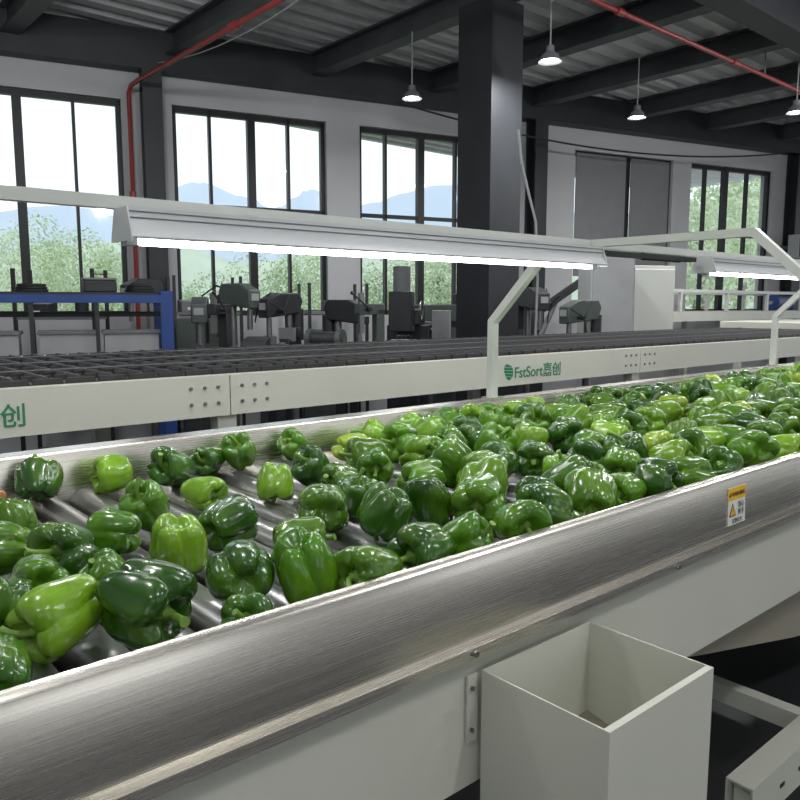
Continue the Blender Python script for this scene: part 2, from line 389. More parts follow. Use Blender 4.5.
def fixture(loc, L, label):
    f = thing('tube_light', label, 'light', loc, 'tube lights above the peppers')
    x, y, z = loc
    s = [(-.046, .006), (-.048, .010), (-.030, .036), (-.030, .063), (.030, .063), (.030, .036), (.048, .010), (.046, .006), (.028, .032), (-.028, .032)]
    MB().prism([(y+a, z+b) for a, b in s], x, x+L).build('housing', m_refl, f)
    for zz in (.043, .054): MB().box(x, x+L, y-.0315, y-.030, z+zz, z+zz+.002).build('seam_ridge', m_grey, f)
    MB().cyl((x+.03, y, z+.005), (x+L-.03, y, z+.005), .008, 12).build('tube', m_tube, f)
    for xx in (x-.003, x+L):
        MB().prism([(y+a, z+b) for a, b in [(-.048, .003), (-.048, .010), (-.030, .063), (.030, .063), (.048, .010), (.048, .003)]], xx, xx+.003).build('end_cap', m_refl, f)
    for xx in (x+.002, x+L-.022):
        MB().box(xx, xx+.02, y-.012, y+.012, z-.004, z+.032).build('lamp_holder', m_lgrey, f)
    for xx in (x+.25, x+L-.28):
        MB().box(xx, xx+.03, y, y+.10, z+.063, z+.068).build('hanger_bracket', m_steel, f)
    return f
fixture((.575*K, 1.49*K, .120*K), 1.545*K, 'long white tube light glowing over the nearer peppers')
fixture((2.84*K, 1.49*K, .120*K), 1.72*K, 'second white tube light, partly cut off at the right')

# ------------------------------------------------------------------ second machine (grading line)
gm = thing('grading_machine', 'long pale grading machine with black carrier deck behind the peppers', 'machine', (3, 3.3, FZ))
secs = [(-1.45, 1.39), (1.39, 4.22), (4.22, 7.05), (7.05, 9.9)]
for si, (a, b) in enumerate(secs):
    q = MB().prism([(2.60, -.262), (2.60, -.415), (2.635, -.415), (2.635, -.411), (2.604, -.411), (2.604, -.266), (2.66, -.266), (2.66, -.262)], a+.002, b-.002).build('side_panel', m_paint, gm)
    for e in (a, b):
        sgn = 1 if e == a else -1
        for i in range(3):
            for j in range(2):
                MB().cyl((e+sgn*(.05+.055*i), 2.600, -.305-.06*j), (e+sgn*(.05+.055*i), 2.594, -.305-.06*j), .007, 8).build('bolt', m_bolt, q)
    if si > 1: continue
    tx = a+1.565+(.085 if si == 0 else 0)
    text('FstSort嘉创', .080, m_green_txt, 'logo_text', gm, (tx+.075, 2.5985, -.376), (pi/2, 0, 0), off=.0009)
    rr = .041; zc = -.346; xc = tx+.025
    for i in range(5):
        z0_ = -rr+2*rr*i/5+.0015; z1_ = -rr+2*rr*(i+1)/5-.0015
        zs_ = [z0_+(z1_-z0_)*k/3 for k in range(4)]
        pts = [(xc+sqrt(max(rr*rr-z*z, 0)), zc+z) for z in zs_]+[(xc-sqrt(max(rr*rr-z*z, 0))*(.4+.12*i), zc+z+.006) for z in reversed(zs_)]
        MB().prism(pts, 2.5975, 2.5995, 'y').build('logo_stripe', m_green_txt, gm)
MB().box(-1.45, 8.1, 4.06, 4.10, -.42, -.25).build('side_panel', m_paint, gm)
MB().box(-1.45, 9.9, 2.66, 4.06, -.36, -.33).build('deck_tray', m_black, gm)
sl = None; x = -1.4
while x < 8.0:
    if sl is None:
        mb = MB().box(x-.048, x+.048, 2.68, 4.04, -.275, -.262)
        for j in range(11):
            y = 2.68+j*.135
            mb.box(x-.048, x+.048, y, y+.010, -.262, -.244)
        sl = mb.build('carrier_slat', m_slat, gm); x00 = x
        dv = MB().prism([(x-.008, -.262), (x-.003, -.238), (x+.003, -.238), (x+.008, -.262)], 2.69, 4.03, 'y').build('divider', m_div, sl)
    else:
        c = sl.copy(); C.objects.link(c); c.location = (x-x00, 0, 0)
        d = dv.copy(); C.objects.link(d); d.parent = c
    x += .108
for j in range(3): MB().box(-1.4, 8.0, 2.94+j*.40, 2.948+j*.40, -.236, -.232).build('guide_rod', m_grey, gm)
MB().prism([(2.64, -.25), (2.64, -.23), (3.3, -.17), (4.06, -.17), (4.06, -.25)], 8.15, 9.8).build('end_cover', m_paint, gm, .01)
for x in (-.8, 1.39, 4.22, 7.05, 9.5):
    for y in (2.66, 4.02): MB().box(x-.04, x+.04, y-.03, y+.03, FZ, -.36).build('leg', m_paint, gm)

gr = thing('guarded_conveyor', 'distant pale conveyor with raised tube guard rails at the right', 'conveyor', (10, 5.6, FZ))
gx0, gx1, gy0, gy1 = 8.0, 13.5, 4.9, 5.8
MB().box(gx0, gx1, gy0, gy1, -.20, -.08).build('bed', m_paint, gr)
for y in (gy0, gy1):
    MB().box(gx0, gx1, y-.02, y+.02, .16, .20).build('guard_rail', m_white, gr)
    for x in (gx0, 8.8, 10.0, 11.2, 12.4, gx1): MB().box(x-.02, x+.02, y-.02, y+.02, -.08, .16).build('rail_post', m_white, gr)
for x in (8.2, 10.5, 13.3):
    for y in (gy0+.05, gy1-.05): MB().box(x-.04, x+.04, y-.04, y+.04, FZ, -.2).build('leg', m_paint, gr)
br_ = thing('blue_film_roll', 'blue roll lying on the distant guarded conveyor', 'roll', (12.6, 5.3, -.08))
MB().cyl((12.3, 5.3, .04), (12.9, 5.3, .04), .12, 20).build('film', m_blue, br_)
MB().cyl((12.25, 5.3, .04), (12.95, 5.3, .04), .03, 12).build('core', m_lgrey, br_)

# ------------------------------------------------------------------ workshop things behind
def Tz(p, rz=0): return Matrix.Translation(p) @ Matrix.Rotation(rz, 4, 'Z')
def fin(o, p, rz): o.location = p; o.rotation_euler = (0, 0, rz); return o
def milling(label, m):
    o = thing('milling_machine', label, 'machine')
    MB().box(-.30, .30, -.35, .35, 0, .18).box(-.22, .22, .0, .35, .18, 1.35).build('column', m, o, .01)
    MB().box(-.13, .13, -.35, .02, .55, .95).build('knee', m, o, .01)
    MB().box(-.55, .55, -.38, -.10, .98, 1.06).box(-.15, .15, -.36, -.05, .93, .98).build('table', m_grey, o, .005)
    MB().box(-.13, .13, -.42, .36, 1.36, 1.56).build('ram', m, o, .015)
    h = MB().box(-.11, .11, -.52, -.28, 1.30, 1.68).cyl((0, -.40, 1.30), (0, -.40, 1.14), .05, 14).build('head', m_dark, o, .01)
    MB().cyl((0, -.40, 1.68), (0, -.40, 1.92), .085, 18).build('motor', m_grey, h)
    MB().cyl((0, -.40, 1.14), (0, -.40, 1.07), .02, 10).build('spindle', m_bolt, h)
    MB().cyl((.11, -.40, 1.5), (.2, -.40, 1.5), .015, 8).tube([(.19, -.40+.09*cos(k*pi/7), 1.5+.09*sin(k*pi/7)) for k in range(15)], .008, 6).build('quill_handle', m_bolt, h)
    MB().tube([(.60, -.24+.08*cos(k*pi/8), 1.02+.08*sin(k*pi/8)) for k in range(17)], .009, 6).cyl((.54, -.24, 1.02), (.61, -.24, 1.02), .012, 8).cyl((.6, -.32, 1.02), (.6, -.16, 1.02), .006, 6).build('handwheel', m_bolt, o)
    MB().box(.24, .42, .05, .20, 1.15, 1.50).cyl((.22, .12, 1.3), (.25, .12, 1.3), .02, 8).build('switch_box', m_lgrey, o, .005)
    return o
def drill(label, m, h=1.72):
    o = thing('drill_press', label, 'machine')
    MB().box(-.2, .2, -.28, .2, 0, .08).build('base', m_dark, o, .01)
    MB().cyl((0, .1, .06), (0, .1, h-.1), .035, 14).build('column', m_bolt, o)
    MB().cyl((0, -.1, 1.02), (0, -.1, 1.05), .16, 18).box(-.05, .05, -.05, .12, .96, 1.03).build('table', m_grey, o)
    hd = MB().prism([(-.20, h-.22), (-.20, h-.06), (-.05, h), (.18, h), (.22, h-.07), (.18, h-.18)], -.065, .065).build('head', m, o, .012)
    MB().cyl((0, -.13, h-.22), (0, -.13, h-.40), .024, 10).build('chuck', m_bolt, hd)
    MB().cyl((.07, -.08, h-.16), (.15, -.08, h-.16), .02, 8).cyl((.14, -.08, h-.16), (.14, -.25, h-.08), .007, 6).cyl((.14, -.08, h-.16), (.14, .0, h-.01), .007, 6).cyl((.14, -.08, h-.16), (.14, -.03, h-.34), .007, 6).build('feed_handle', m_dark, hd)
    MB().box(-.04, .04, -.208, -.202, h-.15, h-.09).build('name_plate', m_lgrey, hd)
    MB().cyl((0, .20, h-.40), (0, .20, h-.14), .06, 14).build('motor', m_dark, o)
    return o
def lathe(label, m):
    o = thing('metal_lathe', label, 'machine')
    MB().box(-.8, -.35, -.2, .2, 0, .85).build('pedestal', m, o, .01); MB().box(.4, .75, -.2, .2, 0, .85).build('pedestal', m, o, .01)
    MB().box(-.85, .85, -.2, .2, .85, 1.02).build('bed', m, o, .01)
    hd = MB().box(-.85, -.40, -.2, .2, 1.02, 1.42).build('headstock', m, o, .02)
    MB().cyl((-.40, 0, 1.22), (-.30, 0, 1.22), .11, 18).build('chuck', m_bolt, hd)
    cr = MB().box(-.05, .2, -.24, .22, 1.02, 1.12).box(.02, .14, -.15, .1, 1.12, 1.24).build('carriage', m_grey, o, .005)
    MB().tube([(.07+.07*cos(k*pi/7), -.27, 1.0+.07*sin(k*pi/7)) for k in range(15)], .008, 6).build('handwheel', m_bolt, cr)
    MB().box(.50, .72, -.1, .1, 1.02, 1.30).cyl((.5, 0, 1.22), (.38, 0, 1.22), .03, 10).build('tailstock', m, o, .01)
    MB().tube([(-.6, .1, 1.42), (-.6, .1, 1.65), (-.45, 0, 1.75), (-.3, -.05, 1.68)], .01, 6).lathe([(.02, 0), (.05, -.07)], (-.3, -.05, 1.68), 12).build('work_lamp', m_dark, o)
    return o
def bench(label, w=1.4, h=1.0):
    o = thing('workbench', label, 'workbench')
    MB().box(-w/2, w/2, -.22, .22, h-.05, h).build('top', m_grey, o, .004)
    for x in (-w/2+.04, w/2-.04):
        for y in (-.18, .18): MB().box(x-.03, x+.03, y-.03, y+.03, 0, h-.05).build('leg', m_dark, o)
    MB().box(-w/2+.05, w/2-.05, -.19, .19, .28, .31).build('shelf', m_grey, o)
    return o
def vise(label):
    o = thing('bench_vise', label, 'vise')
    MB().cyl((0, 0, 0), (0, 0, .05), .07, 16).box(-.04, .04, -.10, .10, .05, .12).box(-.06, .06, .03, .08, .12, .20).build('body', m_dark, o, .005)
    j = MB().box(-.06, .06, -.07, -.02, .10, .20).cyl((0, -.02, .08), (0, -.18, .08), .015, 8).build('jaw', m_grey, o)
    MB().cyl((-.07, -.17, .08), (.07, -.17, .08), .006, 6).build('handle', m_bolt, j)
    return o
def grinder(label):
    o = thing('bench_grinder', label, 'grinder')
    MB().box(-.07, .07, -.06, .06, 0, .05).cyl((-.10, 0, .11), (.10, 0, .11), .06, 18).build('motor', m_dark, o)
    for s in (-1, 1):
        g = MB().cyl((s*.105, 0, .11), (s*.145, 0, .11), .08, 20).build('wheel_guard', m_mgreen, o)
        MB().cyl((s*.146, 0, .11), (s*.15, 0, .11), .03, 12).build('hub', m_bolt, g)
    return o
def arbor(label, m):
    o = thing('arbor_press', label, 'press')
    MB().box(-.08, .08, -.14, .10, 0, .05).box(-.04, .04, .03, .10, .05, .34).box(-.04, .04, -.12, .10, .30, .38).build('frame', m, o, .006)
    MB().box(-.018, .018, -.10, -.064, .16, .46).build('ram', m_bolt, o)
    MB().cyl((.04, -.05, .34), (.09, -.05, .34), .018, 8).cyl((.08, -.05, .34), (.08, -.20, .46), .007, 6).lathe([(0, -.018), (.016, 0), (0, .018)], (.08, -.20, .46), 10).build('lever', m_dark, o)
    return o
def partsbin(label, m):
    o = thing('parts_bin', label, 'bin')
    MB().prism([(-.13, 0), (-.13, .07), (-.09, .11), (.13, .13), (.13, 0)], -.09, .09).build('body', m, o, .004)
    MB().box(-.03, .03, -.133, -.13, .02, .05).build('label_holder', m_lab, o)
    return o
def canister(label, m, h=.24):
    o = thing('oil_can', label, 'can')
    MB().lathe([(0, 0), (.06, 0), (.06, h*.7), (.02, h*.85), (.018, h*.9), (0, h*.9)], n=18).build('body', m, o)
    MB().tube([(0, 0, h*.88), (.02, 0, h*1.1), (.08, 0, h*1.35)], [.012, .009, .004], 8).build('spout', m_bolt, o)
    return o
def crate(label):
    o = thing('plastic_crate', label, 'crate', group='grey plastic crates')
    MB().box(-.2, .2, -.14, .14, 0, .01).box(-.2, .2, -.14, -.13, .01, .22).box(-.2, .2, .13, .14, .01, .22).box(-.2, -.19, -.13, .13, .01, .22).box(.19, .2, -.13, .13, .01, .22).build('body', m_lgrey, o)
    MB().box(-.215, .215, -.155, -.14, .20, .225).box(-.215, .215, .14, .155, .20, .225).box(-.215, -.2, -.14, .14, .20, .225).box(.2, .215, -.14, .14, .20, .225).build('rim', m_grey, o)
    return o
def rack(label, w=1.0, h=1.75, zs=(.15, .6, 1.05, 1.45)):
    o = thing('shelf_rack', label, 'shelf')
    for x in (-w/2, w/2):
        for y in (-.18, .18): MB().box(x-.015, x+.015, y-.015, y+.015, 0, h).build('upright', m_dark, o)
    for z in zs: MB().box(-w/2, w/2, -.19, .19, z, z+.03).build('shelf', m_grey, o)
    return o
def toolbox(label, w=.24):
    o = thing('tool_box', label, 'tool box')
    MB().box(-w/2, w/2, -.07, .07, 0, .09).build('body', m_dark, o, .01); MB().box(-w/2-.002, w/2+.002, -.072, .072, .09, .11).build('lid', m_grey, o, .008)
    MB().tube([(-.05, 0, .11), (-.05, 0, .14), (.05, 0, .14), (.05, 0, .11)], .006, 6).build('handle', m_black, o)
    return o
bf = thing('blue_steel_frame', 'tall blue steel work frame below the leftmost window', 'frame')
for y in (0, .6): MB().box(-1.9, 0, y-.025, y+.025, 1.57, 1.63).build('beam', m_blue, bf)
for x in (-1.85, -.04):
    for y in (0, .6): MB().box(x-.045, x+.045, y-.03, y+.03, 0, 1.66).build('leg', m_blue, bf)
MB().box(-1.9, 0, 0, .6, 1.10, 1.13).build('shelf', m_dark, bf)
MB().box(-1.9, 0, .05, .55, 1.63, 1.65).build('top_board', m_dark, bf)
MB().box(-1.9, 0, .28, .32, 1.46, 1.50).build('brace', m_dark, bf)
for x in (-1.0, -.55): MB().box(x-.015, x+.015, -.015, .015, 1.13, 1.57).build('upright', m_dark, bf)
fr = radians(-18)
p = at_f(172, 6.0, FZ); fin(bf, p, fr)
def onframe(dx, dy, z): return Tz(p, fr) @ Vector((dx, dy, z))
for i, (dx, lb) in enumerate([(-.30, 'grey plastic crate on the blue frame shelf, nearest the blue leg'), (-.76, 'grey plastic crate on the blue frame shelf, second from its right leg'), (-1.3, 'grey plastic crate on the blue frame shelf, at the left picture edge')]):
    if i == 0: cr0 = crate(lb); q = cr0
    else: q = dup(cr0, (0, 0, 0), 0, lb)
    fin(q, onframe(dx, .25, 1.131), fr)
def coil(label, R_=.11, m=m_black):
    o = thing('cable_coil', label, 'cable coil')
    for k in range(3):
        MB().tube([((R_-.008*k)*cos(a*pi/10), (R_-.008*k)*sin(a*pi/10), .012+.02*k) for a in range(21)], .011, 6).build('cable_turn', m, o)
    return o
c0 = coil('black cable coil on top of the blue frame near its right end'); fin(c0, onframe(-.22, .2, 1.651), 0)
c1 = dup(c0, (0, 0, 0), 0, 'black cable coil on top of the blue frame farther left'); fin(c1, onframe(-1.0, .25, 1.651), 0)
fin(toolbox('small dark tool box standing on the blue frame'), onframe(-.52, .2, 1.651), radians(-10))
def onp(q, rz, dx, dy, z): return Tz(q, rz) @ Vector((dx, dy, z+.001))
q1 = at_f(62, 7.1, FZ)
fin(rack('tall dark shelf rack behind the blue frame below the leftmost window', .7, 1.88, (.15, .6, 1.05, 1.42)), q1, radians(-38))
fin(partsbin('dark parts bin on the rack behind the blue frame', m_dark), onp(q1, radians(-38), -.18, 0, 1.45), radians(-38))
fin(canister('black spouted can on the rack behind the blue frame', m_dark, .2), onp(q1, radians(-38), .18, 0, 1.45), 0)
fin(drill('dark drill press behind the right end of the blue frame', m_dark, 1.80), at_f(142, 7.3, FZ), radians(-70))

fin(lathe('grey-green metal lathe below the second window', m_mgreen), at_f(262, 7.9, FZ), radians(-30))
fin(drill('green-grey drill press just right of the blue frame', m_mgreen, 1.62), at_f(200, 6.55, FZ), radians(-30))
fin(drill('dark drill press in front of the second window, right of the lathe', m_dark, 1.66), at_f(280, 6.75, FZ), radians(-80))
fin(drill('dark drill press below the wall between second and third windows', m_dark, 1.60), at_f(347, 6.9, FZ), radians(20))
fin(drill('green-grey drill press in front of the second window, left of its thick mullion', m_mgreen, 1.74), at_f(240, 6.7, FZ), radians(10))
B = []
for px, lb in ((238, 'narrow workbench below the right half of the second window'), (312, 'workbench below the wall between second and third windows'), (384, 'workbench below the third window')):
    bp = at_f(px, 5.8, FZ); brz = radians(-41); fin(bench(lb, .52, 1.18), bp, brz); B.append((bp, brz))
fin(arbor('dark arbor press on the bench below the second window', m_dark), onp(*B[0], -.14, 0, 1.18), radians(-60))
fin(partsbin('dark parts bin on the bench below the second window', m_dark), onp(*B[0], .13, 0, 1.18), radians(-41))
fin(vise('dark bench vise on the bench between the windows'), onp(*B[1], -.17, 0, 1.18), radians(-60))
fin(grinder('twin wheel bench grinder on the bench between the windows'), onp(*B[1], .10, 0, 1.18), radians(-60))
fin(arbor('green-grey arbor press on the bench below the third window', m_mgreen), onp(*B[2], -.10, 0, 1.18), radians(-100))
fin(toolbox('small dark tool box on the bench below the third window', .2), onp(*B[2], .15, 0, 1.18), radians(-41))
rk_p = at_f(205, 8.3, FZ)
fin(rack('dark steel shelf rack against the wall below the second window', .7, 1.86), rk_p, wa)
fin(partsbin('grey parts bin on the rack below the second window', m_grey), onp(rk_p, wa, -.18, 0, 1.48), wa)
fin(canister('dark oil can on the rack below the second window', m_dark), onp(rk_p, wa, .18, 0, 1.48), 1)
rk2 = at_f(333, 8.9, FZ)
fin(rack('dark steel shelf rack against the wall between second and third windows', .7, 1.80), rk2, wa)
fin(partsbin('black parts bin on the rack between second and third windows', m_dark), onp(rk2, wa, .0, 0, 1.48), wa)
fin(milling('dark milling machine with tall motor left of the big column', m_dark), at_f(408, 7.8, FZ), radians(-50))
fin(milling('green-grey milling machine tucked beside the big dark column', m_mgreen), at_f(446, 9.0, FZ), radians(-10))
hs = thing('engine_hoist', 'black floor hoist with slanted boom right of the big column', 'hoist')
MB().box(-.35, -.29, -.5, .5, 0, .08).box(.29, .35, -.5, .5, 0, .08).box(-.35, .35, .42, .5, 0, .08).build('base', m_dark, hs)
MB().box(-.04, .04, .40, .48, .08, 1.35).build('mast', m_dark, hs)
MB().sq([(0, .44, 1.33), (0, -.45, 1.92)], .04).build('boom', m_dark, hs)
MB().cyl((0, .40, .7), (0, 0, 1.60), .03, 10).build('ram', m_grey, hs)
MB().cyl((0, -.42, 1.88), (0, -.42, 1.6), .006, 6).tube([(0, -.42, 1.6), (0, -.39, 1.56), (0, -.42, 1.52), (0, -.45, 1.55)], .01, 6).build('hook', m_bolt, hs)
fin(hs, at_f(556, 8.9, FZ), radians(60))
fin(drill('dark drill press right of the big column, beside the hoist', m_dark, 1.72), at_f(533, 7.3, FZ), radians(-20))
fin(drill('green-grey drill press in front of the pale control cabinet', m_mgreen, 1.60), at_f(580, 7.1, FZ), radians(-100))
def cabinet(name, label, w, d, h, m):
    o = thing(name, label, 'cabinet')
    MB().box(-w/2, w/2, -d/2, d/2, .06, h).box(-w/2+.03, w/2-.03, -d/2+.03, d/2-.03, 0, .06).build('body', m, o, .006)
    dr = MB().box(-w/2+.02, w/2-.02, -d/2-.018, -d/2, .10, h-.04).build('door', m, o, .004)
    MB().box(w/2-.09, w/2-.06, -d/2-.04, -d/2-.018, h*.5, h*.5+.14).build('handle', m_dark, dr)
    return o
fin(cabinet('control_cabinet', 'tall pale grey control cabinet below the blinded window', .45, .40, 2.12, m_lgrey), at_f(605, 7.9, FZ), radians(-35))
fin(cabinet('control_cabinet', 'lower white control cabinet right of the tall grey one', .50, .40, 1.98, m_white), at_f(644, 8.6, FZ), radians(-30))
wb = thing('wall_speaker', 'white box loudspeaker mounted high on the wall at the right edge', 'speaker')
MB().box(-.12, .12, -.1, .1, 0, .38).build('body', m_lgrey, wb, .01); MB().box(-.10, .10, -.105, -.1, .02, .36).build('grille', m_dark, wb)
MB().box(-.04, .04, .1, .42, .16, .22).build('bracket', m_dark, wb)
fin(wb, wpt(ws(793, 240, .35), .45, .75), wa)

# ------------------------------------------------------------------ pendant lamps and added fill lights
def pendant(label, p, top=2.60):
    o = thing('pendant_lamp', label, 'lamp', (0, 0, 0), 'factory pendant lamps')
    k = .78
    MB().lathe([(a*k, b*k) for a, b in [(.125, 0), (.12, .01), (.085, .07), (.045, .10), (.04, .16), (.0, .165)]], n=28).lathe([(a*k, b*k) for a, b in [(.0, .155), (.036, .15), (.04, .098), (.08, .066), (.118, .008), (.125, 0)]], n=28).build('shade', m_grey, o)
    MB().cyl((0, 0, .12), (0, 0, top-p.z), .006, 8).build('stem', m_lgrey, o)
    MB().lathe([(a*k, b*k) for a, b in [(0, -.012), (.05, .0), (.085, .02), (.08, .05), (0, .08)]], n=20).build('bulb', m_lampglow, o)
    return o
lampdef = [(412, 99, 'small lit pendant lamp above the third window, left of the column'), (550, 62, 'lit pendant lamp hanging just right of the big column'), (637, 118, 'pendant lamp above the blinded window'), (796, 113, 'pendant lamp cut by the right picture edge')]
l0 = None
for px, py, lb in lampdef:
    q = at_z(px, py, 1.98)
    if l0 is None: l0 = pendant(lb, q); l0.location = q
    else: dup(l0, q, 0, lb)
def light(kind, loc, size, power):
    l = bpy.data.lights.new('hall_light', kind); l.energy = power
    if kind == 'AREA': l.size = size
    else: l.shadow_soft_size = size
    o = bpy.data.objects.new('hall_light', l); C.objects.link(o); o.location = loc
for px, py, lb in lampdef:
    q = at_z(px, py, 1.98); light('AREA', (q.x, q.y, q.z-.03), .18, 30)
for x, y, e in ((-1.2, -.8, 62), (1.4, -1.0, 72), (.2, 1.8, 72), (3.0, 1.2, 75), (4.0, -1.5, 55), (6.2, 1.5, 62), (-1.5, 4.5, 55), (1.5, 4.6, 60), (9, 2.0, 60)):  # unseen point lights without fixtures, added to brighten hall and ceiling
    light('POINT', (x, y, 2.1), .10, e)

# ------------------------------------------------------------------ pipes and cables
rp = thing('red_pipe', 'red sprinkler pipe rising beside the left column to the roof', 'pipe', (3.3, 8.0, 0))
wp = wpt(ws(131, 150, .16), .16, 0); xp, yp = wp.x, wp.y
MB().tube([(xp, yp, -.3), (xp, yp, 2.20), (xp, yp-.07, 2.27), (xp, yp-.25, 2.28), (xp, -3, 2.28)], .024, 10).build('pipe', m_red, rp)
MB().cyl((xp, yp-2.2, 2.28), (xp, yp-2.3, 2.28), .036, 12).build('coupling', m_red, rp)
MB().cyl((xp, yp, 1.1), (xp, yp, 1.2), .036, 12).build('coupling', m_red, rp)
rq = thing('red_pipe', 'long red pipe under the roof at the upper right', 'pipe', (6, 3.79, 2.4))
MB().cyl((3.6, 3.79, 2.38), (16, 3.79, 2.38), .020, 10).build('pipe', m_red, rq)
for x in (5.6, 7.6): MB().cyl((x, 3.79, 2.38), (x+.1, 3.79, 2.38), .031, 10).build('coupling', m_red, rq)
for x in (3.8, 8.3, 12.9): MB().cyl((x, 3.79, 2.38), (x, 3.79, 2.64), .008, 6).build('hanger', m_grey, rq)
def cable(label, pts, r, m):
    return tag(MB().tube(pts, r, 6).build('cable', m), label, 'cable')
def sagc(a, b, sag, n=10):
    return [a.lerp(b, k/n)+Vector((0, 0, -sag*4*(k/n)*(1-k/n))) for k in range(n+1)]
cp = [at_f(515, 6.1, 1.35), at_f(519, 6.1, 1.1), at_f(527, 6.1, .85), at_f(534, 6.1, .65), at_f(537, 6.1, .2), at_f(536, 6.1, -.3)]
cable('white cable hanging down beside the big dark column', cp, .010, m_lgrey)
cable('thin pale cable sagging below the roof at upper left', sagc(Vector((3.5, 7.9, 2.5)), Vector((3.75, 5.2, 2.58)), .12), .006, m_lgrey)
cable('black cable draped along the girder right of the column', sagc(Vector((6.0, 7.0, 2.35)), Vector((12.5, 5.4, 2.35)), .25, 16), .012, m_black)

# ------------------------------------------------------------------ peppers
def interp(pf, k):
    out = []
    for i in range(len(pf)-1):
        p0 = pf[max(i-1, 0)]; p1 = pf[i]; p2 = pf[i+1]; p3 = pf[min(i+2, len(pf)-1)]
        for j in range(k):
            t = j/k
            out.append(tuple(.5*((2*p1[a])+(-p0[a]+p2[a])*t+(2*p0[a]-5*p1[a]+4*p2[a]-p3[a])*t*t+(-p0[a]+3*p1[a]-3*p2[a]+p3[a])*t**3) for a in (0, 1)))
    out.append(pf[-1]); return out
def pepper_geo(seed, nl, Rm, L, taper):
    r = random.Random(seed)
    pf = [(0.0, .72), (.12, .71), (.24, .78), (.38, .92), (.56, 1.0), (.76, 1.0), (.92, .92), (1.0, .76), (1.0, .56), (.985, .38), (.95, .22), (.86, .08), (.70, -.01), (.50, -.02), (.32, .05), (.16, .13), (0.0, .15)]
    pf = interp(pf, 2); ns = 60
    gang = [2*pi*i/nl+r.uniform(-.25, .25) for i in range(nl)]
    amp = [r.uniform(.75, 1.25) for _ in range(nl)]
    lob = [r.uniform(.91, 1.07) for _ in range(nl)]; lz = [r.uniform(-.12, .08) for _ in range(nl)]
    sub = [(r.uniform(0, 2*pi), r.uniform(.12, .35)) for _ in range(4)]
    ph = r.uniform(0, 6); bend = r.uniform(-.15, .15); bdir = r.uniform(0, 6); tw = r.uniform(-.35, .35)
    vs = []
    for (rf, zf) in pf:
        tp = 1-taper*(1-min(max(zf, 0), 1))**1.3
        for k in range(ns):
            a0 = 2*pi*k/ns; a = a0+tw*(zf-.5)
            g = 0
            for ga, am in zip(gang, amp):
                d = (a-ga+pi) % (2*pi)-pi
                g += am*(.6*exp(-(abs(d)/.15)**1.3)+.4*exp(-(d/.42)**2))
            for ga, am in sub:
                d = (a-ga+pi) % (2*pi)-pi; g += am*exp(-(d/.11)**2)*(.4+.6*zf)
            sw = 0; acc = 0; accz = 0
            for i in range(nl):
                g2 = gang[(i+1) % nl]+(2*pi if i == nl-1 else 0); c = (gang[i]+g2)/2
                d = (a-c+pi) % (2*pi)-pi; w_ = exp(-(d/(1.8/nl*1.2))**2); acc += w_*lob[i]; accz += w_*lz[i]; sw += w_
            ls = acc/sw; lzz = accz/sw
            depth = .14+.13*max(0, (.4-zf)/.4)+.10*max(0, (zf-.8)/.2)*(1 if rf > .3 else .2)
            rr = rf*Rm*tp*ls*(1-depth*g)*(1+.025*sin(2*a+ph)+.02*sin(7*zf+3*a+ph)+.010*sin(11*zf-4*a))
            z = zf*L
            edge = min(1, rf*1.5)
            if zf < .4: z += (.13*g*(.4-zf)/.4*L + lzz*L*(.4-zf)/.4)*edge
            if zf > .7: z += (-.10*g*(zf-.7)/.3*L + lzz*.6*L*(zf-.7)/.3)*edge
            bx = bend*L*(1-zf)**2
            vs.append((rr*cos(a0)+bx*cos(bdir), rr*sin(a0)+bx*sin(bdir), z-.5*L))
    n = len(pf)
    fs = [(i*ns+k, i*ns+(k+1) % ns, (i+1)*ns+(k+1) % ns, (i+1)*ns+k) for i in range(n-1) for k in range(ns)]
    body = MB(); body.add(vs, fs)
    st = MB(); zc = .71*L-.5*L
    m_ = 24; sv = []
    lv = [(.0055, .018), (.007, .010), (.012, .005), (.017, .0055), (.020, .009)]
    for (q, h) in lv:
        for k in range(m_):
            a = 2*pi*k/m_; qq = q*(1+(.18*cos(nl*a*1.0+1)+.05*sin(9*a) if q > .01 else 0))
            sv.append((qq*cos(a), qq*sin(a), zc+h))
    st.add(sv, [(i*m_+k, i*m_+(k+1) % m_, (i+1)*m_+(k+1) % m_, (i+1)*m_+k) for i in range(len(lv)-1) for k in range(m_)])
    ba = r.uniform(0, 6); bl = r.uniform(.3, 1.0); ln = r.uniform(.028, .046)
    pp = [(0, 0, zc+.005)]
    for j in range(1, 6):
        t = j/5; pp.append((bl*ln*.8*t*t*cos(ba), bl*ln*.8*t*t*sin(ba), zc+.008+ln*t*(1-.25*bl*t)))
    st.tube(pp, [.0065, .0052, .0045, .0042, .0045, .0058], 10)
    return body, st
specs = [(1, 4, .047, .082, .07), (2, 3, .047, .085, .12), (3, 4, .049, .078, .05), (4, 3, .046, .090, .16), (5, 4, .048, .084, .09), (6, 4, .049, .080, .06), (7, 3, .048, .082, .09), (8, 4, .046, .088, .13), (9, 4, .048, .080, .10), (10, 3, .048, .082, .10), (12, 4, .048, .082, .09), (14, 3, .048, .080, .08)]
PV = []
for sp in specs:
    b, s_ = pepper_geo(*sp)
    bo = b.build('body', m_pep, None, merge=True); bo.data.shade_smooth()
    so = s_.build('stem', m_stem, None)
    allv = [v.co.copy() for v in bo.data.vertices]
    PV.append((bo.data, so.data, allv, sp)); bpy.data.objects.remove(bo); bpy.data.objects.remove(so)
shades = {'dark': [(.018, .075, .004), (.024, .092, .005), (.028, .105, .006)], 'mid': [(.058, .175, .006), (.075, .205, .008), (.064, .16, .006)], 'light': [(.13, .29, .012), (.17, .34, .015)], 'yellow': [(.28, .41, .025)], 'turn': [(.28, .09, .02)]}
